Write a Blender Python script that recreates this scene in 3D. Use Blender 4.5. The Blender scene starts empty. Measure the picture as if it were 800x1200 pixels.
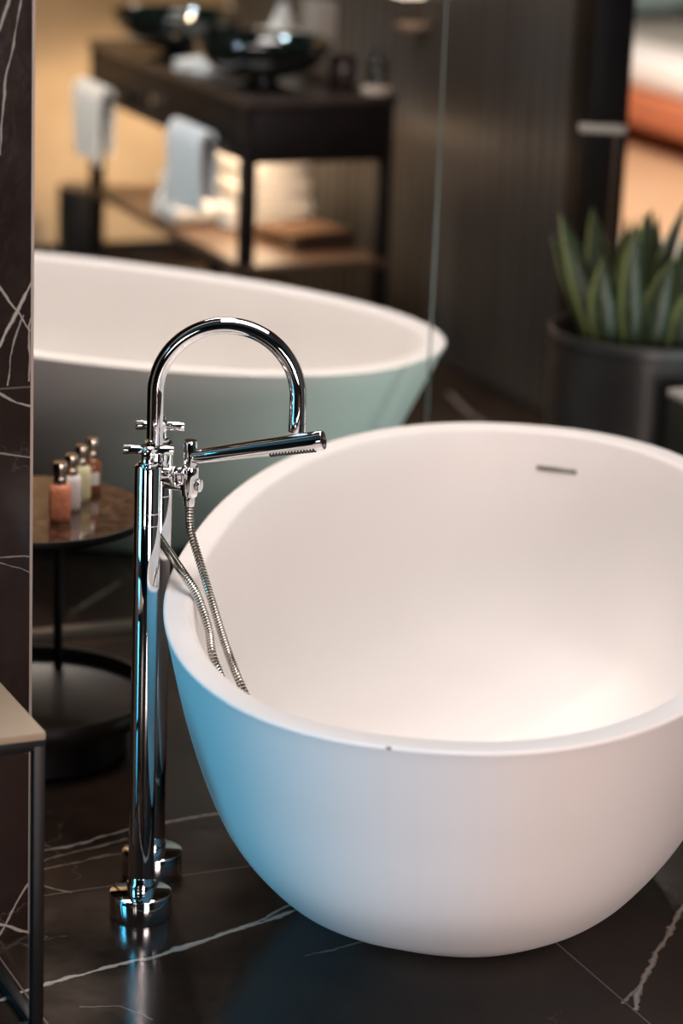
import bpy, bmesh, math, random
from mathutils import Vector, Matrix
random.seed(4)
C = bpy.context.scene.collection
PI = math.pi
E1 = Vector((.91, .4147, 0)).normalized()      # the room's two wall directions
E2 = Vector((-E1.y, E1.x, 0))
YAW = math.atan2(E1.y, E1.x)
def G(a, b, z=0.): return E1*a + E2*b + Vector((0, 0, z))

# ------------------------------------------------------------------ helpers
def link(o): C.objects.link(o); return o
def thing(name, label, cat, loc=(0, 0, 0), rz=0., group=None):
    o = bpy.data.objects.new(name, None); link(o)
    o.location = loc; o.rotation_euler = (0, 0, rz); o.empty_display_size = .05
    o['label'] = label; o['category'] = cat
    if group: o['group'] = group
    return o
def obj(name, bm, mat, parent=None, angle=38, label=None):
    bmesh.ops.recalc_face_normals(bm, faces=bm.faces[:])
    for f in bm.faces: f.smooth = True
    for e in bm.edges:
        if len(e.link_faces) == 2 and e.calc_face_angle(0) > math.radians(angle): e.smooth = False
    me = bpy.data.meshes.new(name); bm.to_mesh(me); bm.free()
    me.materials.append(mat)
    o = bpy.data.objects.new(name, me); link(o)
    if parent: o.parent = parent
    if label: o['label'] = label
    return o
def tag(o, label, cat, group=None):
    o['label'] = label; o['category'] = cat
    if group: o['group'] = group
    return o
def struct(name, bm, mat, parent=None):
    o = obj(name, bm, mat, parent)
    if parent is None: o['kind'] = 'structure'
    return o
def NB(): return bmesh.new()
def box(bm, c, s, bev=0., seg=2, rot=None):
    """box centred at c with full sizes s"""
    t = bmesh.new(); bmesh.ops.create_cube(t, size=1)
    for v in t.verts: v.co = Vector((v.co.x*s[0], v.co.y*s[1], v.co.z*s[2]))
    if bev > 0: bmesh.ops.bevel(t, geom=t.edges[:], offset=min(bev, min(s)*.49), segments=seg, profile=.5, affect='EDGES')
    merge(bm, t, Matrix.Translation(c) @ (rot.to_4x4() if rot else Matrix.Identity(4)))
def merge(bm, t, M=None):
    if M is not None: bmesh.ops.transform(t, matrix=M, verts=t.verts[:])
    mp = {v: bm.verts.new(v.co) for v in t.verts}
    for f in t.faces:
        try: bm.faces.new([mp[v] for v in f.verts])
        except ValueError: pass
    t.free()
def lathe(bm, prof, c=(0, 0, 0), n=48, axis=None, cap=True):
    """revolve (r,z) profile about z (or an axis vector) through c; closes ends whose r>0"""
    c = Vector(c); M = Matrix.Identity(3)
    if axis is not None: M = Vector((0, 0, 1)).rotation_difference(Vector(axis).normalized()).to_matrix()
    rings = []
    for r, z in prof:
        if r < 1e-6: rings.append([bm.verts.new(c + M @ Vector((0, 0, z)))])
        else: rings.append([bm.verts.new(c + M @ Vector((r*math.cos(2*PI*i/n), r*math.sin(2*PI*i/n), z))) for i in range(n)])
    skin(bm, rings, cap)
def skin(bm, rings, cap=True):
    for a, b in zip(rings, rings[1:]):
        n = max(len(a), len(b))
        for i in range(n):
            q = [a[i % len(a)], a[(i+1) % n % len(a)], b[(i+1) % n % len(b)], b[i % len(b)]]
            u = []
            for v in q:
                if v not in u: u.append(v)
            if len(u) > 2:
                try: bm.faces.new(u)
                except ValueError: pass
    if cap:
        for r in (rings[0], rings[-1]):
            if len(r) > 2:
                try: bm.faces.new(r)
                except ValueError: pass
def cyl(bm, p0, p1, r0, r1=None, n=32, bev=0.):
    p0 = Vector(p0); p1 = Vector(p1); r1 = r0 if r1 is None else r1; L = (p1-p0).length
    prof = [(r0, 0), (r1, L)] if bev <= 0 else [(r0-bev, 0), (r0-.3*bev, .3*bev), (r0, bev), (r1, L-bev), (r1-.3*bev, L-.3*bev), (r1-bev, L)]
    lathe(bm, prof, p0, n, p1-p0)
def catmull(P, sub=8):
    P = [Vector(p) for p in P]; Q = [P[0]*2-P[1]] + P + [P[-1]*2-P[-2]]; out = []
    for i in range(1, len(Q)-2):
        a, b, c, d = Q[i-1:i+3]
        for k in range(sub):
            t = k/sub
            out.append(.5*((2*b)+(c-a)*t+(2*a-5*b+4*c-d)*t*t+(3*b-a-3*c+d)*t**3))
    out.append(P[-1]); return out
def tube(bm, pts, r, n=20, cap=True):
    """r is a number or a function of (index, arc length)"""
    pts = [Vector(p) for p in pts]; rings = []; s = 0
    T0 = (pts[1]-pts[0]).normalized(); u = T0.orthogonal().normalized()
    for i, p in enumerate(pts):
        T = (pts[min(i+1, len(pts)-1)]-pts[max(i-1, 0)]).normalized()
        u = (u - T*u.dot(T)).normalized(); w = T.cross(u)
        if i: s += (p-pts[i-1]).length
        rr = r(i, s) if callable(r) else r
        rings.append([bm.verts.new(p + (u*math.cos(2*PI*k/n)+w*math.sin(2*PI*k/n))*rr) for k in range(n)])
    skin(bm, rings, cap)
def resample(pts, step):
    out = [pts[0]]; acc = 0
    for a, b in zip(pts, pts[1:]):
        L = (b-a).length; d = step-acc
        while d <= L and L > 0:
            out.append(a+(b-a)*(d/L)); d += step
        acc = (acc+L) % step
    return out
def copy_tree(o, parent=None):
    c = o.copy(); link(c)
    if parent: c.parent = parent
    for ch in [x for x in bpy.data.objects if x.parent == o]: copy_tree(ch, c)
    return c

# ------------------------------------------------------------------ materials
def pmat(name, col, rough=.5, metal=0., spec=.5, trans=0., emit=None, es=0., coat=0., sheen=0., ior=None):
    m = bpy.data.materials.new(name); m.use_nodes = True
    b = m.node_tree.nodes['Principled BSDF']
    b.inputs['Base Color'].default_value = (*col, 1); b.inputs['Roughness'].default_value = rough
    b.inputs['Metallic'].default_value = metal; b.inputs['Specular IOR Level'].default_value = spec
    b.inputs['Transmission Weight'].default_value = trans; b.inputs['Coat Weight'].default_value = coat
    b.inputs['Sheen Weight'].default_value = sheen
    if ior: b.inputs['IOR'].default_value = ior
    if emit: b.inputs['Emission Color'].default_value = (*emit, 1); b.inputs['Emission Strength'].default_value = es
    return m
def nd(m, t, **kw):
    n = m.node_tree.nodes.new(t)
    for k, v in kw.items(): setattr(n, k, v)
    return n
def lk(m, a, b): m.node_tree.links.new(a, b)
def noisy(m, c1, c2, scale=8, detail=4, rough=None, bump=0., bscale=None, stretch=(1, 1, 1), lo=.3, hi=.7):
    """mottled colour, optional mottled roughness and bump"""
    b = m.node_tree.nodes['Principled BSDF']
    tc = nd(m, 'ShaderNodeTexCoord'); mp = nd(m, 'ShaderNodeMapping'); mp.inputs['Scale'].default_value = stretch
    lk(m, tc.outputs['Object'], mp.inputs[0])
    n = nd(m, 'ShaderNodeTexNoise'); n.inputs['Scale'].default_value = scale; n.inputs['Detail'].default_value = detail
    lk(m, mp.outputs[0], n.inputs['Vector'])
    r = nd(m, 'ShaderNodeValToRGB'); r.color_ramp.elements[0].position = lo; r.color_ramp.elements[1].position = hi
    r.color_ramp.elements[0].color = (*c1, 1); r.color_ramp.elements[1].color = (*c2, 1)
    lk(m, n.outputs['Fac'], r.inputs[0]); lk(m, r.outputs[0], b.inputs['Base Color'])
    if rough:
        q = nd(m, 'ShaderNodeMapRange'); q.inputs['To Min'].default_value = rough[0]; q.inputs['To Max'].default_value = rough[1]
        lk(m, n.outputs['Fac'], q.inputs['Value']); lk(m, q.outputs[0], b.inputs['Roughness'])
    if bump:
        n2 = nd(m, 'ShaderNodeTexNoise'); n2.inputs['Scale'].default_value = bscale or scale*4
        lk(m, mp.outputs[0], n2.inputs['Vector'])
        bp = nd(m, 'ShaderNodeBump'); bp.inputs['Strength'].default_value = bump; bp.inputs['Distance'].default_value = .01
        lk(m, n2.outputs['Fac'], bp.inputs['Height']); lk(m, bp.outputs[0], b.inputs['Normal'])
    return m

def marble(name, veins, axes, joints, c1, c2, rough, joint_col=(.20, .17, .15), warp=.010, vein_col=(.50, .44, .38)):
    """dark stone: veins = [(width, strength, [(u,v),...])] drawn in the plane spanned by axes; joints = [(axis 0/1, offset, spacing, width)]"""
    m = pmat(name, c1, .2, spec=.36); b = m.node_tree.nodes['Principled BSDF']
    geo = nd(m, 'ShaderNodeNewGeometry')
    def vm(op, a, bb=None, out=0):
        n = nd(m, 'ShaderNodeVectorMath', operation=op)
        for i, x in enumerate((a, bb)):
            if x is None: continue
            if isinstance(x, (tuple, list, Vector)): n.inputs[i].default_value = tuple(x)
            else: lk(m, x, n.inputs[i])
        return n.outputs['Value'] if op in ('DOT_PRODUCT', 'LENGTH') else n.outputs[0]
    def mt(op, a, bb=None, clamp=False):
        n = nd(m, 'ShaderNodeMath', operation=op); n.use_clamp = clamp
        for i, x in enumerate((a, bb)):
            if x is None: continue
            if isinstance(x, (int, float)): n.inputs[i].default_value = x
            else: lk(m, x, n.inputs[i])
        return n.outputs[0]
    P = geo.outputs['Position']
    u = vm('DOT_PRODUCT', P, axes[0]); v = vm('DOT_PRODUCT', P, axes[1])
    cx = nd(m, 'ShaderNodeCombineXYZ'); lk(m, u, cx.inputs[0]); lk(m, v, cx.inputs[1]); uv = cx.outputs[0]
    nz = nd(m, 'ShaderNodeTexNoise'); nz.inputs['Scale'].default_value = 22; nz.inputs['Detail'].default_value = 5
    lk(m, P, nz.inputs['Vector'])
    off = vm('SUBTRACT', nz.outputs['Color'], (.5, .5, .5))
    sc = nd(m, 'ShaderNodeVectorMath', operation='SCALE'); lk(m, off, sc.inputs[0]); sc.inputs['Scale'].default_value = warp*2
    flat = vm('MULTIPLY', vm('ADD', uv, sc.outputs[0]), (1, 1, 0))
    wn = nd(m, 'ShaderNodeTexNoise'); wn.inputs['Scale'].default_value = 35; wn.inputs['Detail'].default_value = 3
    lk(m, P, wn.inputs['Vector'])
    wmod = mt('MAXIMUM', mt('ADD', mt('MULTIPLY', wn.outputs['Fac'], 3.2), -.55), .08)
    total = None
    for w, st, pl in veins:
        d = None
        for (x0, y0), (x1, y1) in zip(pl, pl[1:]):
            ba = Vector((x1-x0, y1-y0, 0)); L2 = max(ba.length_squared, 1e-9)
            pa = vm('SUBTRACT', flat, (x0, y0, 0))
            h = mt('MULTIPLY', vm('DOT_PRODUCT', pa, ba), 1/L2, clamp=True)
            s2 = nd(m, 'ShaderNodeVectorMath', operation='SCALE'); s2.inputs[0].default_value = tuple(ba); lk(m, h, s2.inputs['Scale'])
            dd = vm('LENGTH', vm('SUBTRACT', pa, s2.outputs[0]))
            d = dd if d is None else mt('MINIMUM', d, dd)
        k = mt('SUBTRACT', 1.0, mt('DIVIDE', d, mt('MULTIPLY', wmod, w)), clamp=True)
        k = mt('MULTIPLY', mt('POWER', k, .6), st)
        total = k if total is None else mt('MAXIMUM', total, k)
    # fine procedural hairlines everywhere
    vo = nd(m, 'ShaderNodeTexVoronoi', feature='DISTANCE_TO_EDGE'); vo.inputs['Scale'].default_value = 2.3
    big = nd(m, 'ShaderNodeVectorMath', operation='SCALE'); lk(m, off, big.inputs[0]); big.inputs['Scale'].default_value = .12
    lk(m, vm('ADD', P, big.outputs[0]), vo.inputs['Vector'])
    hn = nd(m, 'ShaderNodeTexNoise'); hn.inputs['Scale'].default_value = 3.1; lk(m, P, hn.inputs['Vector'])
    hair = mt('SUBTRACT', 1.0, mt('DIVIDE', vo.outputs['Distance'], .006), clamp=True)
    hair = mt('MULTIPLY', hair, mt('MULTIPLY', mt('SUBTRACT', hn.outputs['Fac'], .5, clamp=True), .9))
    total = hair if total is None else mt('MAXIMUM', total, hair)
    cn = nd(m, 'ShaderNodeTexNoise'); cn.inputs['Scale'].default_value = 3.2; cn.inputs['Detail'].default_value = 8; cn.inputs['Roughness'].default_value = .68
    lk(m, P, cn.inputs['Vector'])
    cr = nd(m, 'ShaderNodeValToRGB'); cr.color_ramp.elements[0].position = .33; cr.color_ramp.elements[1].position = .72
    cr.color_ramp.elements[0].color = (*c1, 1); cr.color_ramp.elements[1].color = (*c2, 1); lk(m, cn.outputs['Fac'], cr.inputs[0])
    mx = nd(m, 'ShaderNodeMixRGB'); lk(m, total, mx.inputs[0]); lk(m, cr.outputs[0], mx.inputs[1]); mx.inputs[2].default_value = (*vein_col, 1)
    last = mx.outputs[0]
    for ax, o, sp, w in joints:
        t = mt('DIVIDE', mt('SUBTRACT', (u, v)[ax], o), sp)
        fr = mt('ABSOLUTE', mt('SUBTRACT', mt('FRACT', mt('ADD', t, 100.5)), .5))
        ln = mt('LESS_THAN', fr, w/sp/2)
        m2 = nd(m, 'ShaderNodeMixRGB'); lk(m, ln, m2.inputs[0]); lk(m, last, m2.inputs[1]); m2.inputs[2].default_value = (*joint_col, 1)
        last = m2.outputs[0]
    lk(m, last, b.inputs['Base Color'])
    rr = nd(m, 'ShaderNodeMapRange'); rr.inputs['From Min'].default_value = .3; rr.inputs['From Max'].default_value = .7
    rr.inputs['To Min'].default_value = rough[0]; rr.inputs['To Max'].default_value = rough[1]
    lk(m, cn.outputs['Fac'], rr.inputs['Value']); lk(m, rr.outputs[0], b.inputs['Roughness'])
    bn = nd(m, 'ShaderNodeTexNoise'); bn.inputs['Scale'].default_value = 60; bn.inputs['Detail'].default_value = 3; lk(m, P, bn.inputs['Vector'])
    bp = nd(m, 'ShaderNodeBump'); bp.inputs['Strength'].default_value = .025; bp.inputs['Distance'].default_value = .01
    lk(m, bn.outputs['Fac'], bp.inputs['Height']); lk(m, bp.outputs[0], b.inputs['Normal'])
    return m

def thin_glass(name, tint, ior=1.45):
    m = bpy.data.materials.new(name); m.use_nodes = True; nt = m.node_tree
    nt.nodes.remove(nt.nodes['Principled BSDF']); out = nt.nodes['Material Output']
    fr = nd(m, 'ShaderNodeFresnel'); fr.inputs['IOR'].default_value = ior
    tr = nd(m, 'ShaderNodeBsdfTransparent'); tr.inputs[0].default_value = (*tint, 1)
    gl = nd(m, 'ShaderNodeBsdfGlossy'); gl.inputs['Roughness'].default_value = .01
    mx = nd(m, 'ShaderNodeMixShader'); lk(m, fr.outputs[0], mx.inputs[0]); lk(m, tr.outputs[0], mx.inputs[1]); lk(m, gl.outputs[0], mx.inputs[2])
    lk(m, mx.outputs[0], out.inputs[0]); return m

M = {}
M['tub'] = noisy(pmat('white_solid_surface', (.835, .80, .775), .45, spec=.4), (.825, .79, .765), (.845, .81, .785), 5, 3, rough=(.46, .54))
M['chrome'] = pmat('polished_chrome', (.80, .80, .81), .035, 1.)
M['steel'] = noisy(pmat('hose_steel', (.62, .60, .55), .22, 1.), (.55, .53, .48), (.68, .66, .6), 40)
M['groove'] = pmat('hose_groove', (.07, .06, .05), .45, .6)
M['dark_hole'] = pmat('dark_recess', (.01, .01, .01), .5)
M['rubber'] = pmat('black_rubber', (.012, .012, .012), .55)
M['black_metal'] = noisy(pmat('matt_black_metal', (.007, .0065, .0065), .45, .0, .3), (.006, .0055, .0055), (.009, .008, .008), 20)
M['tray_metal'] = noisy(pmat('dark_bronze_tray', (.011, .008, .0065), .4, spec=.35), (.009, .0065, .0055), (.014, .010, .008), 12)
M['bronze_glass'] = noisy(pmat('bronzed_table_top', (.06, .035, .025), .1, spec=.6, coat=.4), (.016, .009, .006), (.20, .10, .06), 55, 6, rough=(.06, .16), lo=.42, hi=.85)
M['beige_top'] = noisy(pmat('beige_lacquer', (.40, .31, .215), .35), (.38, .29, .20), (.42, .33, .23), 6)
M['grey_top'] = pmat('pale_grey_stone', (.42, .40, .36), .4)
M['fluted'] = noisy(pmat('dark_fluted_panel', (.066, .067, .066), .3, spec=.5), (.054, .054, .054), (.084, .085, .083), 5, 5, rough=(.26, .4), stretch=(1, 1, .12))
M['beige_wall'] = noisy(pmat('sand_plaster', (.44, .33, .22), .75), (.41, .305, .20), (.47, .355, .24), 7)
M['dark_paint'] = noisy(pmat('dark_ceiling_paint', (.05, .045, .04), .8), (.045, .04, .036), (.055, .05, .045), 3)
M['black_wood'] = noisy(pmat('black_stained_oak', (.008, .006, .0055), .45, spec=.2), (.006, .0045, .004), (.014, .0095, .0085), 9, 6, stretch=(1, 1, 8), rough=(.35, .5))
M['vanity_top'] = noisy(pmat('dark_stone_top', (.045, .032, .026), .22, spec=.5), (.03, .02, .017), (.07, .048, .036), 8, rough=(.16, .3))
M['shelf_wood'] = noisy(pmat('brown_shelf_wood', (.12, .068, .04), .45), (.085, .046, .028), (.15, .086, .05), 6, 6, stretch=(1, 7, 1))
M['basin'] = pmat('smoked_green_glass', (.004, .009, .008), .05, spec=.8, coat=.6)
M['towel'] = noisy(pmat('white_terry', (.80, .79, .77), .95, spec=.1, sheen=.4), (.75, .74, .72), (.84, .83, .81), 60, 3, bump=.6, bscale=260)
M['brown_towel'] = noisy(pmat('tan_terry', (.17, .105, .07), .95, spec=.1), (.13, .08, .05), (.20, .125, .085), 60, 3, bump=.5, bscale=260)
M['cream'] = pmat('cream_ceramic', (.74, .62, .50), .45)
M['paper'] = pmat('white_tissue', (.84, .78, .72), .9)
M['brown_glass'] = pmat('dark_brown_tumbler', (.03, .018, .014), .12, spec=.6)
M['clear'] = thin_glass('clear_glass_jar', (.90, .93, .93))
M['pane'] = thin_glass('clear_pane_for_mirror', (.985, .99, .988), 1.09)
M['pane_edge'] = pmat('polished_glass_edge', (.22, .27, .27), .2, spec=.6)
M['channel'] = pmat('brushed_bronze_channel', (.20, .155, .125), .4, .6)
M['trim'] = pmat('brushed_corner_trim', (.26, .22, .19), .45, .5)
M['orange_liq'] = noisy(pmat('orange_bath_salts', (.80, .28, .14), .35), (.70, .20, .09), (.86, .36, .20), 120, 3)
M['milk_liq'] = pmat('milky_lotion', (.80, .76, .74), .3)
M['yellow_liq'] = noisy(pmat('pale_yellow_gel', (.74, .70, .40), .3), (.70, .66, .36), (.78, .74, .46), 50)
M['amber_liq'] = noisy(pmat('amber_oil', (.30, .085, .025), .1, spec=.6, coat=.5), (.22, .06, .02), (.42, .14, .04), 20)
M['cap_metal'] = pmat('warm_silver_cap', (.66, .58, .50), .18, 1.)
M['pot'] = noisy(pmat('black_patinated_pot', (.022, .021, .021), .38, spec=.5), (.014, .013, .013), (.036, .034, .034), 6, 6, rough=(.3, .48), stretch=(1, 1, .4))
M['soil'] = noisy(pmat('potting_soil', (.02, .014, .010), .95), (.01, .008, .006), (.035, .025, .018), 60, 4, bump=.8)
M['orange_cloth'] = noisy(pmat('orange_fabric', (.52, .165, .075), .8), (.47, .14, .06), (.57, .19, .09), 30)
M['white_cloth'] = noisy(pmat('white_bed_linen', (.82, .79, .77), .9), (.79, .76, .74), (.84, .81, .79), 20)
M['grey_cloth'] = noisy(pmat('grey_upholstery', (.34, .33, .30), .9), (.31, .30, .27), (.37, .36, .33), 30)
M['teal_cloth'] = pmat('grey_teal_cushion', (.22, .30, .30), .9)
M['tan_cloth'] = pmat('tan_cushion', (.70, .42, .22), .9)
M['oak'] = noisy(pmat('honey_oak_boards', (.62, .39, .23), .5), (.57, .35, .20), (.67, .43, .26), 3, 6, stretch=(1, 9, 1))
M['rug'] = noisy(pmat('pale_grey_rug', (.52, .48, .46), .95), (.48, .44, .42), (.56, .52, .50), 40)
M['bedwall'] = pmat('warm_white_wall', (.6, .53, .46), .8)

# sansevieria leaf: dark green centre, banded, yellow-green margins (uses the leaf's own width coordinate)
m = M['leaf'] = pmat('snake_plant_leaf', (.05, .10, .05), .38, spec=.5)
uvn = nd(m, 'ShaderNodeUVMap'); sx = nd(m, 'ShaderNodeSeparateXYZ'); lk(m, uvn.outputs[0], sx.inputs[0])
cr = nd(m, 'ShaderNodeValToRGB'); cr.color_ramp.elements[0].position = .76; cr.color_ramp.elements[0].color = (0, 0, 0, 1)
cr.color_ramp.elements[1].position = .90; cr.color_ramp.elements[1].color = (1, 1, 1, 1)
ab = nd(m, 'ShaderNodeMath', operation='ABSOLUTE'); sb_ = nd(m, 'ShaderNodeMath', operation='MULTIPLY_ADD'); sb_.inputs[1].default_value = 2; sb_.inputs[2].default_value = -1
lk(m, sx.outputs[0], sb_.inputs[0]); lk(m, sb_.outputs[0], ab.inputs[0]); lk(m, ab.outputs[0], cr.inputs[0])
wv = nd(m, 'ShaderNodeTexNoise'); wv.inputs['Scale'].default_value = 5; wv.inputs['Detail'].default_value = 5
mp = nd(m, 'ShaderNodeMapping'); mp.inputs['Scale'].default_value = (.6, 7, 1); lk(m, uvn.outputs[0], mp.inputs[0]); lk(m, mp.outputs[0], wv.inputs['Vector'])
c2 = nd(m, 'ShaderNodeValToRGB'); c2.color_ramp.elements[0].position = .4; c2.color_ramp.elements[1].position = .65
c2.color_ramp.elements[0].color = (.013, .022, .010, 1); c2.color_ramp.elements[1].color = (.055, .080, .038, 1); lk(m, wv.outputs['Fac'], c2.inputs[0])
mx = nd(m, 'ShaderNodeMixRGB'); lk(m, cr.outputs[0], mx.inputs[0]); lk(m, c2.outputs[0], mx.inputs[1]); mx.inputs[2].default_value = (.20, .23, .085, 1)
lk(m, mx.outputs[0], m.node_tree.nodes['Principled BSDF'].inputs['Base Color'])

FV = [(0.0050, 1., [(-.50, 3.79), (-.436, 3.846), (-.34, 3.921), (-.252, 3.98), (-.176, 4.049), (-.072, 4.141), (-.02, 4.18)]),
      (0.0030, .8, [(-.277, 3.957), (-.195, 4.025), (-.112, 4.112), (-.05, 4.19)]),
      (0.0040, .75, [(-.56, 4.32), (-.5, 4.355), (-.44, 4.382), (-.4, 4.415), (-.346, 4.465), (-.276, 4.509), (-.204, 4.547), (-.1, 4.60)]),
      (0.0026, .45, [(-.50, 4.30), (-.464, 4.33), (-.343, 4.425)]),
      (0.0026, .4, [(-.55, 4.235), (-.491, 4.271), (-.446, 4.3), (-.34, 4.372)]),
      (0.0026, .55, [(-.49, 4.225), (-.418, 4.199)]),
      (0.0050, .95, [(.47, 3.85), (.49, 3.948), (.535, 4.089), (.584, 4.233), (.62, 4.34)]),
      (0.0033, .7, [(.455, 3.87), (.478, 3.918), (.504, 3.979)]),
      (0.0106, .5, [(.29, 7.65), (.329, 7.473), (.375, 7.33)]),
      (0.0053, .4, [(-.56, 5.62), (-.479, 5.827)]),
      (0.0026, .3, [(-.027, 3.994), (.134, 4.101)]),
      (0.0020, .35, [(-.36, 3.79), (-.30, 3.80), (-.25, 3.76)])]
M['floor'] = marble('dark_brown_marble_floor', FV, ((1, 0, 0), (0, 1, 0)), [], (.010, .0068, .0054), (.044, .026, .018), (.10, .24))
# tile joints of the floor run along the walls
def add_joints(m, joints, col):
    b = m.node_tree.nodes['Principled BSDF']; l = b.inputs['Base Color'].links[0]; src = l.from_socket
    geo = nd(m, 'ShaderNodeNewGeometry')
    for ax, o, sp, w in joints:
        d = nd(m, 'ShaderNodeVectorMath', operation='DOT_PRODUCT'); lk(m, geo.outputs['Position'], d.inputs[0]); d.inputs[1].default_value = tuple(ax)
        a = nd(m, 'ShaderNodeMath', operation='MULTIPLY_ADD'); a.inputs[1].default_value = 1/sp; a.inputs[2].default_value = 100.5-o/sp; lk(m, d.outputs['Value'], a.inputs[0])
        f = nd(m, 'ShaderNodeMath', operation='FRACT'); lk(m, a.outputs[0], f.inputs[0])
        s = nd(m, 'ShaderNodeMath', operation='SUBTRACT'); lk(m, f.outputs[0], s.inputs[0]); s.inputs[1].default_value = .5
        q = nd(m, 'ShaderNodeMath', operation='ABSOLUTE'); lk(m, s.outputs[0], q.inputs[0])
        t = nd(m, 'ShaderNodeMath', operation='LESS_THAN'); lk(m, q.outputs[0], t.inputs[0]); t.inputs[1].default_value = w/sp/2
        mx = nd(m, 'ShaderNodeMixRGB'); lk(m, t.outputs[0], mx.inputs[0]); lk(m, src, mx.inputs[1]); mx.inputs[2].default_value = (*col, 1); src = mx.outputs[0]
    lk(m, src, b.inputs['Base Color'])
add_joints(M['floor'], [(E1, 1.181, .842, .0032), (E2, 3.995, 1.68, .0028)], (.16, .14, .13))
WV = [(0.0014, .8, [(1.233, 1.50), (1.23, 1.454), (1.22, 1.394), (1.207, 1.333), (1.20, 1.235)]),
      (0.0030, .95, [(1.262, 1.065), (1.259, 1.06), (1.239, 1.026), (1.226, 1.001), (1.207, .964), (1.201, .951)]),
      (0.0016, .8, [(1.195, 1.045), (1.201, 1.035), (1.226, 1.001), (1.246, .974), (1.262, .967)]),
      (0.0016, .8, [(1.26, 1.03), (1.26, 1.025), (1.246, .981), (1.243, .896)]),
      (0.0014, .65, [(1.236, .995), (1.233, .988), (1.216, .931), (1.211, .89)]),
      (0.0018, .75, [(1.19, .885), (1.201, .878), (1.227, .863), (1.262, .851)]),
      (0.0014, .5, [(1.19, .79), (1.201, .788), (1.262, .775)]),
      (0.0014, .5, [(1.19, .625), (1.262, .62)]), (0.0012, .5, [(1.19, .62), (1.201, .616), (1.262, .592)]),
      (0.0018, .7, [(1.19, -.005), (1.202, .009), (1.227, .053), (1.25, .086)]),
      (0.0030, .85, [(1.19, .027), (1.202, .024), (1.249, .003)]),
      (0.0024, .8, [(1.19, 1.40), (1.2, 1.418), (1.215, 1.46)])]
M['wall_marble'] = marble('dark_brown_marble_wall', WV, (tuple(E1), (0, 0, 1)), [(1, .886, .90, .003)], (.016, .0098, .0076), (.031, .0190, .0148), (.10, .16), joint_col=(.10, .085, .08), warp=.005)

# ------------------------------------------------------------------ the room
def gbox(bm, a0, a1, b0, b1, z0, z1, bev=0.):
    """box in wall-aligned coordinates"""
    box(bm, G((a0+a1)/2, (b0+b1)/2, (z0+z1)/2), (abs(a1-a0), abs(b1-b0), abs(z1-z0)), bev, rot=Matrix.Rotation(YAW, 3, 'Z'))
HC = 2.9
bm = NB(); gbox(bm, -3.2, 3.66, -2.2, 9.1, -.12, 0); struct('floor', bm, M['floor'])
bm = NB(); gbox(bm, 3.66, 9.6, 4.0, 14.2, -.12, 0); struct('floor_bedroom', bm, M['oak'])
bm = NB(); gbox(bm, -3.3, 9.7, -2.3, 14.3, HC, HC+.1); struct('ceiling', bm, M['dark_paint'])
# end wall, sand plaster with black baseboard
bm = NB(); gbox(bm, -3.2, 3.56, 8.9, 9.05, 0, HC); struct('wall_end', bm, M['beige_wall'])
bm = NB(); gbox(bm, -3.2, 3.56, 8.885, 8.9, 0, .05); struct('baseboard_end', bm, M['black_metal'])
# fluted dark wall with a doorway at its near end
bm = NB(); gbox(bm, 3.585, 3.66, 6.475, 8.9, 0, HC)
w = .076; b = 6.475
while b < 8.89:
    b1 = min(b+w-.005, 8.9); gbox(bm, 3.575, 3.586, b, b1, 0, HC, .003); b += w
struct('wall_fluted', bm, M['fluted'])
bm = NB(); gbox(bm, 3.565, 3.575, 6.475, 8.885, 0, .012); struct('baseboard_fluted', bm, M['black_metal'])
bm = NB(); gbox(bm, 3.56, 3.67, 6.345, 6.475, 0, HC, .004)
struct('trim_1', bm, M['black_metal'])
bm = NB(); gbox(bm, 3.58, 3.66, -2.2, 4.3, 0, HC); struct('wall_right', bm, M['dark_paint'])
bm = NB(); gbox(bm, -3.2, 3.66, -2.3, -2.2, 0, HC); struct('wall_back', bm, M['dark_paint'])
# left wall with the daylight window 
WB0, WB1, WZ0, WZ1 = 2.55, 3.75, .12, 2.6
bm = NB()
gbox(bm, -3.2, -3.05, -2.2, WB0, 0, HC); gbox(bm, -3.2, -3.05, WB1, 8.9, 0, HC)
gbox(bm, -3.2, -3.05, WB0, WB1, 0, WZ0); gbox(bm, -3.2, -3.05, WB0, WB1, WZ1, HC)
struct('wall_left', bm, M['dark_paint'])
bm = NB()
for q in ((WB0, WB0+.05, WZ0, WZ1), (WB1-.05, WB1, WZ0, WZ1), (WB0+.05, WB1-.05, WZ0, WZ0+.05), (WB0+.05, WB1-.05, WZ1-.05, WZ1)):
    gbox(bm, -3.14, -3.08, q[0], q[1], q[2], q[3])
struct('window_1', bm, M['black_metal'])
# bedroom shell
bm = NB(); gbox(bm, 3.66, 9.6, 14.0, 14.2, 0, HC); struct('wall_bedroom_end', bm, M['bedwall'])
bm = NB(); gbox(bm, 9.5, 9.6, 4.0, 14.0, 0, HC); struct('wall_bedroom_side', bm, M['bedwall'])
# the marble clad partition at the left edge, with a metal corner trim
bm = NB(); gbox(bm, -3.05, 1.2475, 3.865, 3.96, 0, HC); struct('wall_partition', bm, M['wall_marble'])
bm = NB(); gbox(bm, 1.2475, 1.2495, 3.8645, 3.96, 0, HC)
gbox(bm, 1.2495, 1.2525, 3.866, 3.96, 0, HC)
struct('trim_2', bm, M['trim'])

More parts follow.
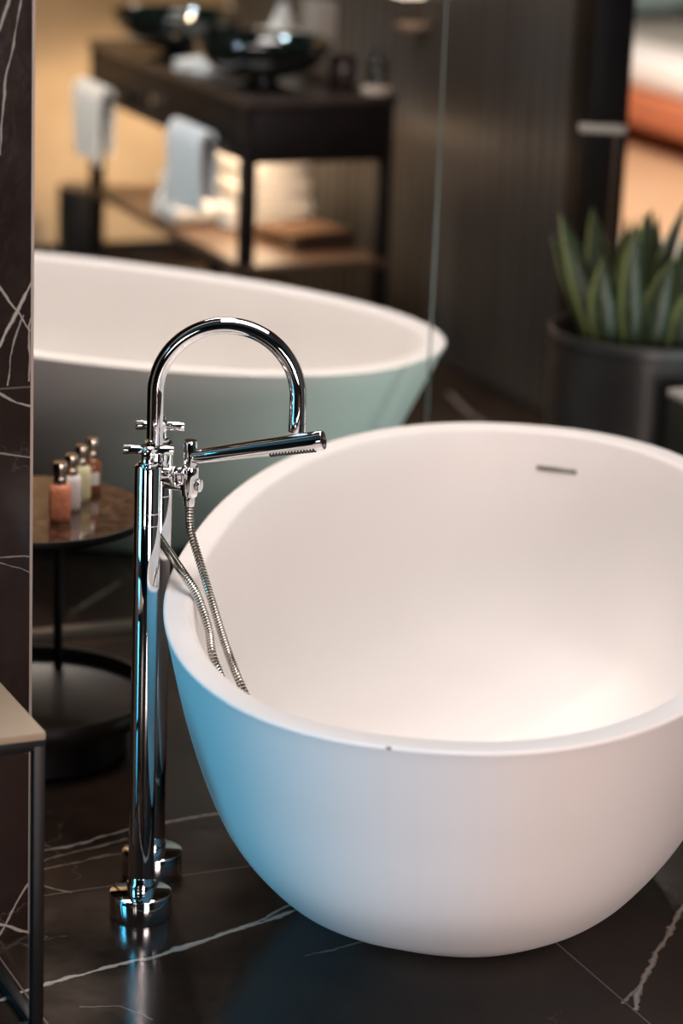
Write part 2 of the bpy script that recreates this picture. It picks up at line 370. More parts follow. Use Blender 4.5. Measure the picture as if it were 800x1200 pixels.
# clear pane in place of a mirror; things behind it model its reflection
t = thing('mirror_stand_in', 'clear pane standing in for a mirror, between the front bathtub and its mirror image', 'glass panel', G(1.9, 5.2, 0), YAW)
bm = NB(); box(bm, (0, 0, 1.22), (1.32, .0075, 2.40), .0006, 1); obj('pane', bm, M['pane'], t)
bm = NB(); box(bm, (.6612, 0, 1.22), (.0024, .0078, 2.40), .0008, 1); obj('polished_edge', bm, M['pane_edge'], t, label='pale greenish pane edge standing in for the seam between mirror panes')
bm = NB(); box(bm, (-.02, 0, .010), (1.36, .020, .020), .002); obj('floor_channel', bm, M['channel'], t, label='slim bronze coloured floor channel')

# ------------------------------------------------------------------ bathtubs
def mono(x, y, t):
    n = len(x); h = [x[i+1]-x[i] for i in range(n-1)]; d = [(y[i+1]-y[i])/h[i] for i in range(n-1)]
    mm = [d[0]]+[0 if d[i]*d[i-1] <= 0 else 2*d[i]*d[i-1]/(d[i]+d[i-1]) for i in range(1, n-1)]+[d[-1]]
    i = 0
    while i < n-2 and t > x[i+1]: i += 1
    s = (t-x[i])/h[i]
    return (2*s**3-3*s*s+1)*y[i]+(s**3-2*s*s+s)*h[i]*mm[i]+(-2*s**3+3*s*s)*y[i+1]+(s**3-s*s)*h[i]*mm[i+1]
TA, TB, TN, TH = .8805, .479, 2.265, .55
KN = [0, .04, .12, .25, .45, .7, 1]; SA = [.391, .4415, .5414, .7013, .8409, .9176, 1]; SBB = [.429, .497, .597, .709, .837, .932, 1]
NT = 160
def tring(bm, z, ra, rb):
    out = []
    for i in range(NT):
        th = 2*PI*i/NT; c, s = math.cos(th), math.sin(th)
        out.append(bm.verts.new((math.copysign(abs(c)**(2/TN), c)*ra, math.copysign(abs(s)**(2/TN), s)*rb, z)))
    return out
TW = .047   # wall thickness at the rim
def inner_r(z):
    zi = (z-.085)/(TH-.085)
    s = mono([0, .02, .08, .25, .55, 1], [.36, .52, .66, .83, .935, 1], max(0, zi))
    return s*(TA-TW-.004), s*(TB-TW)
def tub_bm():
    bm = NB(); R = [[bm.verts.new((0, 0, 0))]]
    R.append(tring(bm, 0, TA*SA[0]*.9-.006, TB*SBB[0]*.9-.006))
    for k in range(0, 31):
        t = k/30*.985
        R.append(tring(bm, t*TH + (.0015 if k == 0 else 0), TA*mono(KN, SA, t), TB*mono(KN, SBB, t)))
    f = .006
    for k in range(1, 5):      # outer edge of the rim
        a = k/4*PI/2; R.append(tring(bm, TH-f+f*math.sin(a), TA-f+f*math.cos(a), TB-f+f*math.cos(a)))
    g = .011
    for k in range(0, 6):      # inner edge, softer
        a = PI/2*k/5; R.append(tring(bm, TH-g+g*math.cos(a), TA-TW-.004+g-g*math.sin(a), TB-TW+g-g*math.sin(a)))
    for k in range(1, 33):
        z = TH-g-(TH-g-.085)*(1-(1-k/32)**1.7)
        ra, rb = inner_r(z); R.append(tring(bm, z, ra, rb))
    for q in (.8, .55, .3): R.append(tring(bm, .085-.004*(1-q), ra*q, rb*q))
    R.append([bm.verts.new((0, 0, .080))])
    skin(bm, R, cap=False); return bm
def make_tub(label, loc, rz):
    t = thing('bathtub', label, 'bathtub', loc, rz, 'freestanding bathtubs')
    obj('tub_shell', tub_bm(), M['tub'], t, angle=60)
    bm = NB(); lathe(bm, [(0, .085), (.030, .085), (.034, .083), (.034, .079)], (0, 0, .003), 32); obj('drain_cover', bm, M['chrome'], t)
    return t
tub = make_tub('large white oval bathtub in front, beside the chrome floor tap', (.2301, 4.3513, 0), 1.428)
# overflow slot near the far end of the inner wall: a slim chrome frame round a black strip painted for the shade inside
MT = Matrix.Translation((.2301, 4.3513, 0)) @ Matrix.Rotation(1.428, 4, 'Z')
def on_inner(px, z):      # local x of the inner wall at lateral offset y and height z, far end
    ra, rb = inner_r(z); return ra*(1-abs(px/rb)**TN)**(1/TN)
ys, zs = -.062, .482
x0 = on_inner(ys, zs); dx = (on_inner(ys, zs+.01)-on_inner(ys, zs-.01))/.02; dy = (on_inner(ys+.02, zs)-on_inner(ys-.02, zs))/.04
ty = Vector((dy, 1, 0)).normalized(); tz = Vector((dx, 0, 1)).normalized(); nn = ty.cross(tz).normalized()
if nn.x > 0: nn = -nn
R = Matrix((ty, nn, nn.cross(ty)*-1)).transposed()
bm = NB()
base = Vector((x0, ys, zs))
for s in ((0, .0030), (0, -.0030)): box(bm, base+R @ Vector((0, .001, s[1])), (.080, .006, .0034), .0008, rot=R)
for s in (-.0385, .0385): box(bm, base+R @ Vector((s, .001, 0)), (.003, .006, .0040), .0008, rot=R)
ov = obj('overflow_slot', bm, M['steel'], tub, label='slim metal overflow slot in the inner wall')
bm = NB(); box(bm, base+R @ Vector((0, .0005, 0)), (.074, .004, .003), rot=R); obj('slot_shade', bm, M['dark_hole'], ov)
# small chips on the outer rim edge
def chip(ang, z, s, seed):
    rnd = random.Random(seed); c, sn = math.cos(ang), math.sin(ang)
    k = mono(KN, SA, z/TH), mono(KN, SBB, z/TH)
    px = math.copysign(abs(c)**(2/TN), c)*TA*k[0]; py = math.copysign(abs(sn)**(2/TN), sn)*TB*k[1]
    n = Vector((px/TA**2, py/TB**2, 0)).normalized(); tt = Vector((-n.y, n.x, 0)); b2 = bmesh.new()
    vs = []
    for i in range(9):
        a = 2*PI*i/9; r = s*rnd.uniform(.55, 1.1)
        vs.append(Vector((px, py, z))+tt*r*1.5*math.cos(a)+Vector((0, 0, 1))*r*.62*math.sin(a))
    lo = [b2.verts.new(v-n*.0015) for v in vs]; hi = [b2.verts.new(v+n*.0005-(v-Vector((px, py, z)))*.3) for v in vs]
    skin(b2, [lo, hi]); return b2
M['chip'] = noisy(pmat('worn_chip', (.10, .075, .06), .8), (.05, .035, .03), (.2, .16, .13), 300)
for ang, z, s, sd in ((PI-.045, .5475, .0042, 3), (PI+.145, .5465, .0018, 5), (PI+.27, .5455, .0016, 8)):
    obj('rim_chip', chip(ang, z, s, sd), M['chip'], tub, label='small dark chip on the rim edge')
s2 = 1.027
tub2 = make_tub('mirror image of the white oval bathtub, built solid, blurred, behind the clear pane in front of the vanity', (-.6204*s2, 6.138*s2, 0), -.4528)  # reflection of the front tub, built as a solid copy behind the pane
tub2.scale = (s2, s2, (1.9041-1.3541*s2)/.55)

# ------------------------------------------------------------------ floor mounted bath mixer
FX, FY = -.2975, 4.121
t = mixer = thing('bath_mixer', 'tall chrome floor standing bath tap with arched spout, left of the front bathtub', 'tap', (FX, FY, 0))
Y2 = .165; X2 = .006
def pole(x, y, top):
    bm = NB(); cyl(bm, (x, y, .042), (x, y, top), .0205, n=48, bev=.003); p = obj('standpipe', bm, M['chrome'], t)
    bm = NB()
    for zz in (.655, .674): lathe(bm, [(.0203, -.0008), (.0209, -.0006), (.0209, .0006), (.0203, .0008)], (x, y, zz), 48)
    obj('seam_ring', bm, M['chrome'], p)
    bm = NB(); cyl(bm, (x, y, .040), (x, y, .058), .0222, n=48, bev=.0008); obj('collar', bm, M['chrome'], p)
    bm = NB(); cyl(bm, (x, y, 0), (x, y, .042), .0495, n=64, bev=.0018); obj('floor_flange', bm, M['chrome'], t)
pole(0, 0, .748); pole(X2, Y2, .742)
def handle(x, y, z0, z, rot):
    bm = NB(); lathe(bm, [(.015, z0-.002), (.015, z0+.004), (.0105, z0+.006), (.0095, z-.008), (.0125, z-.004), (.0125, z+.007), (.011, z+.0085), (0, z+.0085)], (x, y, 0), 32)
    h = obj('cross_handle', bm, M['chrome'], t)
    for k in range(4):
        a = rot+k*PI/2; d = Vector((math.cos(a), math.sin(a), 0)); b2 = NB()
        cyl(b2, Vector((x, y, z+.001))+d*.006, Vector((x, y, z+.001))+d*.0385, .0070, .0074, 24, .0012); obj('handle_arm', b2, M['chrome'], h)
handle(0, 0, .748, .771, .06); handle(X2, Y2, .742, .766, .02)
# bridge body between the two standpipes
MY = Y2*.5
bm = NB(); cyl(bm, (0, .015, .716), (X2, Y2-.015, .716), .017, n=40)
cyl(bm, (.003, MY, .705), (.003, MY, .752), .020, n=40, bev=.003)
lathe(bm, [(.0165, .75), (.0165, .757), (.0135, .759)], (.003, MY, 0), 40)
body = obj('mixer_body', bm, M['chrome'], t)
bm = NB(); cyl(bm, (.012, MY-.012, .716), (.036, MY-.025, .716), .012, n=32, bev=.002)
cyl(bm, (.036, MY-.025, .716), (.040, MY-.027, .716), .016, n=32, bev=.001); obj('diverter', bm, M['chrome'], body)
# spout
SX = .0035; rad = .110; zc = .842; pts = [Vector((SX, MY, .75)), Vector((SX, MY, .79))]
for k in range(0, 41):
    a = PI-k/40*PI; pts.append(Vector((SX+rad+rad*math.cos(a), MY, zc+rad*math.sin(a))))
pts += [Vector((SX+2*rad, MY, .82)), Vector((SX+2*rad, MY, .802))]
bm = NB(); tube(bm, pts, .0128, 36); sp = obj('spout', bm, M['chrome'], t)
bm = NB(); lathe(bm, [(.0128, .803), (.0120, .8025), (.0120, .8015), (.0134, .801), (.0134, .788), (.0125, .787), (.0105, .787), (.0105, .792), (0, .792)], (SX+2*rad, MY, 0), 36); obj('aerator', bm, M['chrome'], sp)
# hand shower bracket on the body
HX, HY = -.237-FX, 4.18-FY
bm = NB(); cyl(bm, (.022, MY-.012, .700), (HX-.0117, HY+.004, .700), .0085, n=24)
cyl(bm, (.030, MY-.016, .722), (HX-.0117, HY+.003, .722), .0065, n=24)
lathe(bm, [(.0112, .684), (.0120, .685), (.0132, .694), (.0136, .712), (.0136, .728), (.0128, .732), (.0112, .733), (.0112, .684)], (HX, HY, 0), 32, cap=False)
br = obj('shower_bracket', bm, M['chrome'], t)
bm = NB(); cyl(bm, (HX+.0122, HY-.004, .703), (HX+.0180, HY-.006, .703), .010, n=32, bev=.001); obj('clamp_knob', bm, M['chrome'], br)

# hand shower with its hose
t = shower = thing('hand_shower', 'slim chrome stick hand shower with metal hose, resting in the tap bracket', 'hand shower', (HX+FX, HY+FY, .70))
O = Vector((HX+FX, HY+FY, .70))
bm = NB(); lathe(bm, [(.006, -.020), (.0085, -.019), (.0095, -.004), (.0080, -.0135), (.0080, -.014)][:3]+[(.0100, .027), (.0104, .032), (.0106, .070), (.0100, .0735), (.0, .0735)], (0, 0, 0), 32)
obj('elbow', bm, M['chrome'], t)
a0 = Vector((.004, -.002, .048)); a1 = Vector((-.0315, 4.125, .797))-O
bm = NB(); ax = (a1-a0); L = ax.length
lathe(bm, [(.0105, 0), (.0110, .004), (.0150, L-.02), (.0152, L-.002), (.0147, L), (.0135, L), (.0135, L-.004), (0, L-.004)], a0, 40, ax); br = obj('barrel', bm, M['chrome'], t)
bm = NB(); lathe(bm, [(.0134, L-.0035), (0, L-.0035)], a0, 40, ax); obj('end_disc', bm, M['dark_hole'], br, label='dark end disc')
# rubber nozzles on the lower side
axn = ax.normalized(); side = axn.cross(Vector((0, 0, 1))).normalized(); dn = side.cross(axn).normalized()
if dn.z > 0: dn = -dn
if side.y > 0: side = -side
bm = NB()
for i in range(15):
    s = L*.60+i*.0050; r = .0105+(s/L)*.0045
    for q in (4, 24, 44):
        d = (dn*math.cos(math.radians(q))+side*math.sin(math.radians(q))); p = a0+axn*s+d*(r-.001)
        cyl(bm, p, p+d*.0034, .0017, .0014, 8)
obj('spray_nozzles', bm, M['rubber'], br, label='rows of black spray nozzles')
h1 = [(-.237, 4.18, .684), (-.2365, 4.18, .66), (-.234, 4.178, .63), (-.2165, 4.162, .581), (-.193, 4.125, .525), (-.168, 4.065, .477), (-.14, 4.0, .437)]
h2 = [(-.182, 4.0, .475), (-.194, 4.04, .511), (-.2055, 4.065, .536), (-.2195, 4.09, .559), (-.2385, 4.12, .575), (-.259, 4.165, .586), (-.286, 4.218, .604)]
loop = [(-.09, 3.985, .34), (-.065, 3.99, .27), (-.085, 4.01, .275), (-.135, 4.005, .37)]
pts = resample(catmull([Vector(p)-O for p in h1+loop+h2], 24), .00122)
bm = NB(); tube(bm, pts, lambda i, s: (.0071, .0071, .0058, .0058)[i % 4], 14)
ho = obj('hose', bm, M['steel'], t); ho.data.materials.append(M['groove'])
for p in ho.data.polygons:      # faces between two inner rings are the dark joints of the spiral hose
    if len(p.vertices) == 4 and min(p.vertices)//14 % 4 == 2: p.material_index = 1
bm = NB(); cyl(bm, Vector((-.237, 4.18, .688))-O, Vector((-.237, 4.18, .668))-O, .0092, .0080, 24, .001); obj('hose_nut', bm, M['chrome'], t)

# ------------------------------------------------------------------ round side table with bottles
TC = Vector((-.560, 4.840, 0)); TZ = .458
t = thing('side_table', 'low round dark side table with rimmed lower tray, by the marble partition', 'table', TC)
bm = NB(); lathe(bm, [(0, TZ-.012), (.207, TZ-.012), (.2095, TZ-.010), (.2095, TZ-.001), (.209, TZ), (0, TZ)], n=96); obj('tabletop', bm, M['bronze_glass'], t)
bm = NB(); lathe(bm, [(.2097, TZ-.014), (.2140, TZ-.014), (.2150, TZ-.012), (.2150, TZ-.001), (.2145, TZ), (.2097, TZ), (.2097, TZ-.014)], n=96, cap=False); obj('edge_band', bm, M['black_metal'], t)
bm = NB(); lathe(bm, [(0, .078), (.222, .078), (.228, .081), (.230, .085), (.230, .114), (.228, .117), (.222, .117), (.220, .114), (.220, .092), (.216, .089), (0, .089)], n=96); obj('lower_tray', bm, M['tray_metal'], t)
bm = NB(); lathe(bm, [(0, 0), (.176, 0), (.180, .004), (.180, .078), (0, .078)], n=72); obj('plinth', bm, M['black_metal'], t)
bm = NB(); q = Vector((math.cos(math.radians(80)), math.sin(math.radians(80)), 0))*.188; cyl(bm, q+Vector((0, 0, .086)), q+Vector((0, 0, TZ-.010)), .009, n=24); obj('post', bm, M['black_metal'], t)
def bottle(x, y, h, w, mat, label, shape='square', cap='low'):
    t = thing('toiletry_bottle', label, 'bottle', (x, y, TZ), random.uniform(-.1, .1)+YAW*.3, 'small bath bottles on the round table')
    bm = NB(); bh = h*.64
    if shape == 'square':
        prof = [(0., .80), (.006, .96), (.012, 1.), (bh*.80, 1.), (bh*.91, .93), (bh*.97, .72), (bh, .50)]; n = 40; rings = []
        for z, s in prof:
            r = []
            for i in range(n):
                a = 2*PI*i/n; c, sn = math.cos(a), math.sin(a); e = .42 if s > .6 else .8
                r.append(bm.verts.new((math.copysign(abs(c)**e, c)*w/2*s, math.copysign(abs(sn)**e, sn)*w/2*s, z)))
            rings.append(r)
        skin(bm, rings)
    else:
        lathe(bm, [(0, 0), (w*.44, 0), (w*.5, .005), (w*.5, bh*.70), (w*.46, bh*.86), (w*.30, bh*.98), (w*.24, bh)], n=40)
    obj('bottle_body', bm, mat, t)
    bm = NB(); r = w*.335
    lathe(bm, [(r*.82, bh-.004), (r*.92, bh), (r*.92, bh+.010), (r*.80, bh+.0115), (r*.80, bh+.014), (r*.98, bh+.016), (r*.98, bh+.020), (r*.84, bh+.021), (r*1.0, bh+.022), (r*1.0, h-.002), (r*.94, h), (0, h)], n=36)
    obj('cap', bm, M['cap_metal'], t)
    return t
bottle(-.500, 4.772, .107, .039, M['orange_liq'], 'front small square bottle filled with orange bath salts, silver cap')
bottle(-.487, 4.842, .102, .036, M['milk_liq'], 'small square bottle of milky white lotion, half hidden behind the orange one')
bottle(-.475, 4.905, .103, .035, M['yellow_liq'], 'small square bottle of pale yellow gel between the white and amber bottles')
ba = bottle(-.461, 4.962, .101, .033, M['amber_liq'], 'rearmost small round bottle of amber oil on the dark round table', 'round', 'warm')
bm = NB()
for k in range(7):
    pass
rr = .0174; lo = [bm.verts.new((rr*math.cos(a), rr*math.sin(a), .016)) for a in [math.radians(-110+k*9) for k in range(9)]]
hi = [bm.verts.new((v.co.x, v.co.y, .040)) for v in lo]
lo2 = [bm.verts.new((v.co.x*.96, v.co.y*.96, .016)) for v in lo]; hi2 = [bm.verts.new((v.co.x*.96, v.co.y*.96, .040)) for v in lo]
for i in range(8):
    bm.faces.new((lo[i], lo[i+1], hi[i+1], hi[i])); bm.faces.new((lo2[i+1], lo2[i], hi2[i], hi2[i+1]))
    bm.faces.new((hi[i], hi[i+1], hi2[i+1], hi2[i])); bm.faces.new((lo[i+1], lo[i], lo2[i], lo2[i+1]))
bm.faces.new((lo[0], hi[0], hi2[0], lo2[0])); bm.faces.new((hi[8], lo[8], lo2[8], hi2[8]))
obj('paper_label', bm, M['paper'], ba, label='small pale paper label')

# ------------------------------------------------------------------ low table with pale top at the left edge
t = thing('accent_table', 'small black framed table with pale beige top at the left edge', 'table', Vector((-.4045, 3.70, 0)), YAW)
W_, D_, H_ = .46, .315, .47
bm = NB(); box(bm, (-W_/2, D_/2, H_-.006), (W_, D_, .012), .0015); obj('table_top', bm, M['beige_top'], t, label='pale beige top')
hh = H_-.012
for nm, zz in (('top_frame', hh-.008), ('base_frame', .008)):
    bm = NB()
    for y in (.009, D_-.009): box(bm, (-W_/2, y, zz), (W_, .016, .016), .001)
    for x in (-.009, -W_+.009): box(bm, (x, D_/2, zz), (.016, D_-.030, .016), .001)
    obj(nm, bm, M['black_metal'], t)
for x in (-.009, -W_+.009):
    for y in (.009, D_-.009):
        bm = NB(); box(bm, (x, y, (hh-.016)/2+.008), (.017, .017, hh-.018), .001); obj('leg', bm, M['black_metal'], t)

# ------------------------------------------------------------------ vanity
VA = Vector((-.305, 7.73, 0)); VL, VD, VH = 1.32, .455, .79
t = thing('vanity_table', 'black wooden vanity with open lower shelf, behind the mirrored bathtub', 'vanity', VA, YAW)
# local: x from front (0) to wall (VD), y from near end (0) to far end (VL)
bm = NB(); box(bm, (VD/2, VL/2, VH-.011), (VD+.008, VL+.008, .022), .002); obj('countertop', bm, M['vanity_top'], t)
bm = NB(); zt, zb = VH-.022, VH-.18
box(bm, (VD/2, .012, (zt+zb)/2), (VD-.05, .024, zt-zb), .001); box(bm, (VD/2, VL-.012, (zt+zb)/2), (VD-.05, .024, zt-zb), .001)
box(bm, (VD-.012, VL/2, (zt+zb)/2), (.024, VL-.08, zt-zb), .001); box(bm, (VD/2, VL/2, zb+.006), (VD-.05, VL-.05, .012), .001)
obj('carcass', bm, M['black_wood'], t)
for y in (.025, VL-.025):
    for x in (.02, VD-.02):
        bm = NB(); box(bm, (x, y, (VH-.022)/2), (.04, .04, VH-.022), .002); obj('leg', bm, M['black_wood'], t)
bm = NB(); box(bm, (.010, VL/2, (zt+zb)/2), (.020, VL-.104, zt-zb-.006), .0015); d = obj('drawer', bm, M['black_wood'], t)
bm = NB(); lathe(bm, [(.007, 0), (.007, .012), (.016, .016), (.019, .023), (.015, .031), (0, .034)], (0, .66, (zt+zb)/2+.006), 24, (-1, 0, 0)); obj('knob', bm, M['chrome'], d, label='shiny round knob')
bm = NB(); box(bm, (VD/2, VL/2, .310), (VD-.006, VL-.006, .026), .002); obj('lower_shelf', bm, M['shelf_wood'], t)
# rails carry the towels, screwed to the front: parts of the vanity
rails = []
for y0, y1 in ((.09, .41), (.94, 1.25)):
    bm = NB(); tube(bm, [Vector((0, y0, .655)), Vector((-.045, y0, .655)), Vector((-.060, y0+.012, .655)), Vector((-.060, y1-.012, .655)), Vector((-.045, y1, .655)), Vector((0, y1, .655))], .008, 16)
    lathe(bm, [(.018, 0), (.018, .006), (.012, .008)], (0, y0, .655), 20, (-1, 0, 0)); lathe(bm, [(.018, 0), (.018, .006), (.012, .008)], (0, y1, .655), 20, (-1, 0, 0))
    obj('towel_rail', bm, M['black_metal'], t)
VM = Matrix.Translation(VA) @ Matrix.Rotation(YAW, 4, 'Z')
def hung_towel(y0, y1, drop, label, seed):
    rnd = random.Random(seed); o = VM @ Vector((-.060, (y0+y1)/2, 0)); t = thing('hand_towel', label, 'towel', o, YAW, 'towels hung on the vanity')
    bm = NB(); top = .6655; th = .011; r = .012
    prof = []
    n = 14
    for k in range(n): prof.append((-r-.008*math.sin(k/n*2.2), top-drop+drop*k/n))
    for k in range(9): a = PI-PI*k/8; prof.append((r*math.cos(a), top+r*math.sin(a)*.9))
    for k in range(1, n): prof.append((r+.004*math.sin(k/n*2.5), top-(drop*.86)*k/(n-1)))
    NY = 16; rows = {}
    for sd in (0, 1):
        for i, (x, z) in enumerate(prof):
            p0 = prof[max(i-1, 0)]; p1 = prof[min(i+1, len(prof)-1)]; dx, dz = p1[0]-p0[0], p1[1]-p0[1]; L = math.hypot(dx, dz)
            nx, nz = -dz/L, dx/L
            for j in range(NY+1):
                y = (y0+y1)/2*0+(j/NY-.5)*(y1-y0); hang = max(0, top-z)/drop
                wob = .004*math.sin(j*.9+seed)*hang+.002*math.sin(j*2.1+seed)*hang
                sg = (0, th)[sd]
                rows[(sd, i, j)] = bm.verts.new((x+nx*sg+wob, y*(1-.06*hang), z+nz*sg+.006*hang*math.sin(j*.35+seed)))
    m_ = len(prof)
    for sd in (0, 1):
        for i in range(m_-1):
            for j in range(NY): bm.faces.new((rows[sd, i, j], rows[sd, i, j+1], rows[sd, i+1, j+1], rows[sd, i+1, j]))
    for j in range(NY):
        for i in (0, m_-1): bm.faces.new((rows[0, i, j], rows[0, i, j+1], rows[1, i, j+1], rows[1, i, j]))
    for i in range(m_-1):
        for j in (0, NY): bm.faces.new((rows[0, i, j], rows[0, i+1, j], rows[1, i+1, j], rows[1, i, j]))
    obj('cloth', bm, M['towel'], t, 70); return t
hung_towel(.12, .38, .215, 'white hand towel hung at the near end of the black vanity front', 1)
hung_towel(.97, 1.22, .215, 'white hand towel hung at the far end of the black vanity front', 5)

# stack of folded towels and rolled towels on the lower shelf
SZ = .3235
def folded_towel(x, y, z, sx, sy, sz, rz, mat, label, group, name='folded_towel'):
    bm = NB(); lay = 3; hh = sz/lay
    for k in range(lay):
        t_ = NB(); bmesh.ops.create_cube(t_, size=1)
        bmesh.ops.subdivide_edges(t_, edges=t_.edges[:], cuts=5, use_grid_fill=True)
        for v in t_.verts:
            p = v.co.copy(); u = Vector((abs(p.x)*2, abs(p.y)*2, abs(p.z)*2))
            e = 1-.5*max(0, u.x**6+u.z**6-1)*.22-.5*max(0, u.y**6+u.z**6-1)*.12
            v.co = Vector((p.x*sx*e+.004*math.sin(k*3+p.y*9), p.y*sy*(1-.03*k*.3)*e, (k+.5)*hh+p.z*hh*.99*(1-.05*u.x**4)))
        merge(bm, t_)
    o = obj(name, bm, mat, None, 80); o.location = VM @ Vector((x, y, z)); o.rotation_euler = (0, 0, YAW+rz)
    return tag(o, label, 'towel', group)
def rolled_towel(x, y, z, r, L, rz, label, mat=None):
    bm = NB(); prof = [(0, -L/2+.004), (r*.30, -L/2+.004), (r*.34, -L/2), (r*.62, -L/2+.002), (r*.66, -L/2+.006), (r*.70, -L/2), (r*.92, -L/2+.004), (r, -L/2+.02), (r*1.02, 0)]
    prof += [(a, -b_) for a, b_ in prof[-2::-1]]
    lathe(bm, prof, (0, 0, r*1.0), 36, (1, 0, 0))
    for v in bm.verts:
        if v.co.z < .012: v.co.z = max(v.co.z, 0)
    o = obj('rolled_towel', bm, mat or M['towel'], None, 75); o.location = VM @ Vector((x, y, z)); o.rotation_euler = (0, 0, YAW+rz)
    return tag(o, label, 'towel', 'rolled white towels under the vanity')
for k in range(3):
    folded_towel(.305+.004*k, .66-.01*k, SZ+.0655*k, .275-.035*k, .30-.03*k, .065, .06*(k-1), M['towel'],
                 ('lowest white folded towel in the stack on the vanity shelf', 'middle white folded towel in the stack on the vanity shelf', 'topmost white folded towel in the stack on the vanity shelf')[k], 'white towels stacked on the shelf')
rolled_towel(.085, .62, SZ, .044, .145, .05, 'white rolled towel lying at the front of the vanity shelf')
rolled_towel(.085, .722, SZ, .044, .145, -.03, 'white rolled towel lying behind the front roll on the shelf')
rolled_towel(.085, .672, SZ+.0755, .042, .14, .02, 'white rolled towel resting on top of the two lower rolls')
folded_towel(.31, .27, SZ, .22, .20, .05, .2, M['brown_towel'], 'tan folded towel at the near right end of the vanity shelf', 'tan towels on the vanity shelf')

# vessel basins
def basin(x, y, R_, hz, label, rz=0):
    t = thing('vessel_basin', label, 'basin', VM @ Vector((x, y, VH)), 0, 'dark glass basins on the vanity')
    bm = NB()
    lathe(bm, [(R_*.18, .031), (R_*.42, .036), (R_*.66, .052), (R_*.84, .078), (R_*.95, .108), (R_*.99, hz-.010), (R_, hz-.003), (R_*.992, hz), (R_*.972, hz-.002),
               (R_*.955, hz-.012), (R_*.91, .108), (R_*.80, .084), (R_*.62, .061), (R_*.38, .046), (R_*.15, .041), (0, .040)], n=72)
    obj('bowl', bm, M['basin'], t)
    bm = NB(); lathe(bm, [(0, 0), (R_*.56, 0), (R_*.58, .004), (R_*.50, .008), (R_*.30, .012), (R_*.23, .019), (R_*.22, .026), (R_*.26, .033), (R_*.3, .0355)], n=56); obj('pedestal_foot', bm, M['basin'], t)
    return t
basin(.135, .22, .198, .140, 'near dark green glass basin on a foot, on the vanity end closest to the camera')
basin(.115, .85, .198, .140, 'far dark green glass basin on a foot, partly behind the other basin')
# small things on the top
def at_v(x, y, z=VH): return VM @ Vector((x, y, z))
t = thing('tissue_holder', 'cream tissue box with a white tissue standing up, behind the near basin', 'tissue box', at_v(.37, .64), YAW)
bm = NB(); box(bm, (0, 0, .055), (.13, .13, .11), .008, 3); obj('holder_box', bm, M['cream'], t)
bm = NB(); rings = []
for k in range(8):
    z = .105+k*.012; r = .034*(1-k/8)**.8+.004; rings.append([bm.verts.new((r*(1+.35*math.sin(3*a+k*.4))*math.cos(a), .5*r*(1+.35*math.cos(2*a))*math.sin(a), z)) for a in [2*PI*i/20 for i in range(20)]])
skin(bm, rings); obj('tissue', bm, M['paper'], t)
bm = NB(); box(bm, (0, 0, .11), (.075, .10, .22), .006, 3); o = obj('lotion_box', bm, M['cream'], None); o.location = at_v(.395, .42); o.rotation_euler = (0, 0, YAW)
o.data.materials[0] = pmat('taupe_card', (.34, .27, .22), .7); tag(o, 'tall taupe box standing on the vanity beside the near basin', 'box')
t = thing('tumbler', 'dark brown round tumbler on the near corner of the vanity', 'tumbler', at_v(.34, .12))
bm = NB(); lathe(bm, [(0, 0), (.034, 0), (.037, .004), (.040, .098), (.039, .100), (.036, .098), (.033, .010), (0, .009)], n=40); obj('cup', bm, M['brown_glass'], t)
t = thing('glass_jar', 'clear glass jar on a round cream dish at the near wall corner of the vanity', 'jar', at_v(.415, .03+.02))
bm = NB(); lathe(bm, [(0, 0), (.032, 0), (.040, .006), (.041, .018), (.036, .022), (0, .022)], n=40); obj('dish', bm, M['cream'], t, label='round cream dish')
bm = NB(); lathe(bm, [(.026, .022), (.028, .025), (.028, .085), (.020, .098), (.011, .104), (.011, .122), (.013, .125), (.009, .125), (.009, .104), (.018, .096), (.026, .084), (.026, .026)], n=36); obj('jar_body', bm, M['clear'], t)
o = folded_towel(.12, .58, VH, .17, .14, .035, .5, M['towel'], 'small white cloth folded on the vanity top between the two basins', 'cloths on the vanity top', 'folded_cloth')
# shelf bracket and lamp on the fluted wall
t = thing('wall_shelf', 'tiny tan soap shelf on the dark fluted wall above the vanity', 'shelf', G(3.574, 7.40, .955), YAW)
bm = NB(); box(bm, (-.035, 0, 0), (.07, .085, .016), .004); obj('soap_tray', bm, pmat('tan_tray', (.42, .28, .19), .5), t)
bm = NB(); box(bm, (-.006, 0, -.018), (.010, .03, .024), .002); obj('bracket', bm, M['black_metal'], t)
t = thing('wall_lamp', 'small lit wall lamp at the top, above the soap shelf', 'lamp', G(3.574, 7.41, 1.075), YAW)
bm = NB(); box(bm, (-.006, 0, 0), (.012, .05, .09), .003); obj('backplate', bm, M['black_metal'], t)
bm = NB(); box(bm, (-.050, 0, -.028), (.075, .09, .016), .004); obj('diffuser', bm, pmat('lamp_diffuser', (.9, .8, .7), .5, emit=(1, .80, .62), es=1.6), t, label='glowing diffuser')

# waste bin by the end wall
t = thing('waste_bin', 'black cylindrical waste bin against the sand coloured wall, left of the vanity', 'bin', G(2.955, 8.645, 0))
bm = NB(); lathe(bm, [(0, 0), (.066, 0), (.070, .004), (.071, .285), (.070, .288), (.067, .288), (.066, .285), (.064, .012), (0, .010)], n=48); obj('bin_body', bm, M['black_metal'], t)
bm = NB(); lathe(bm, [(.0665, .286), (.0715, .286), (.0725, .290), (.0715, .294), (.03, .300), (0, .301)], n=48); obj('lid', bm, noisy(pmat('brown_lid', (.06, .04, .03), .5), (.05, .033, .026), (.07, .048, .036), 20), t)

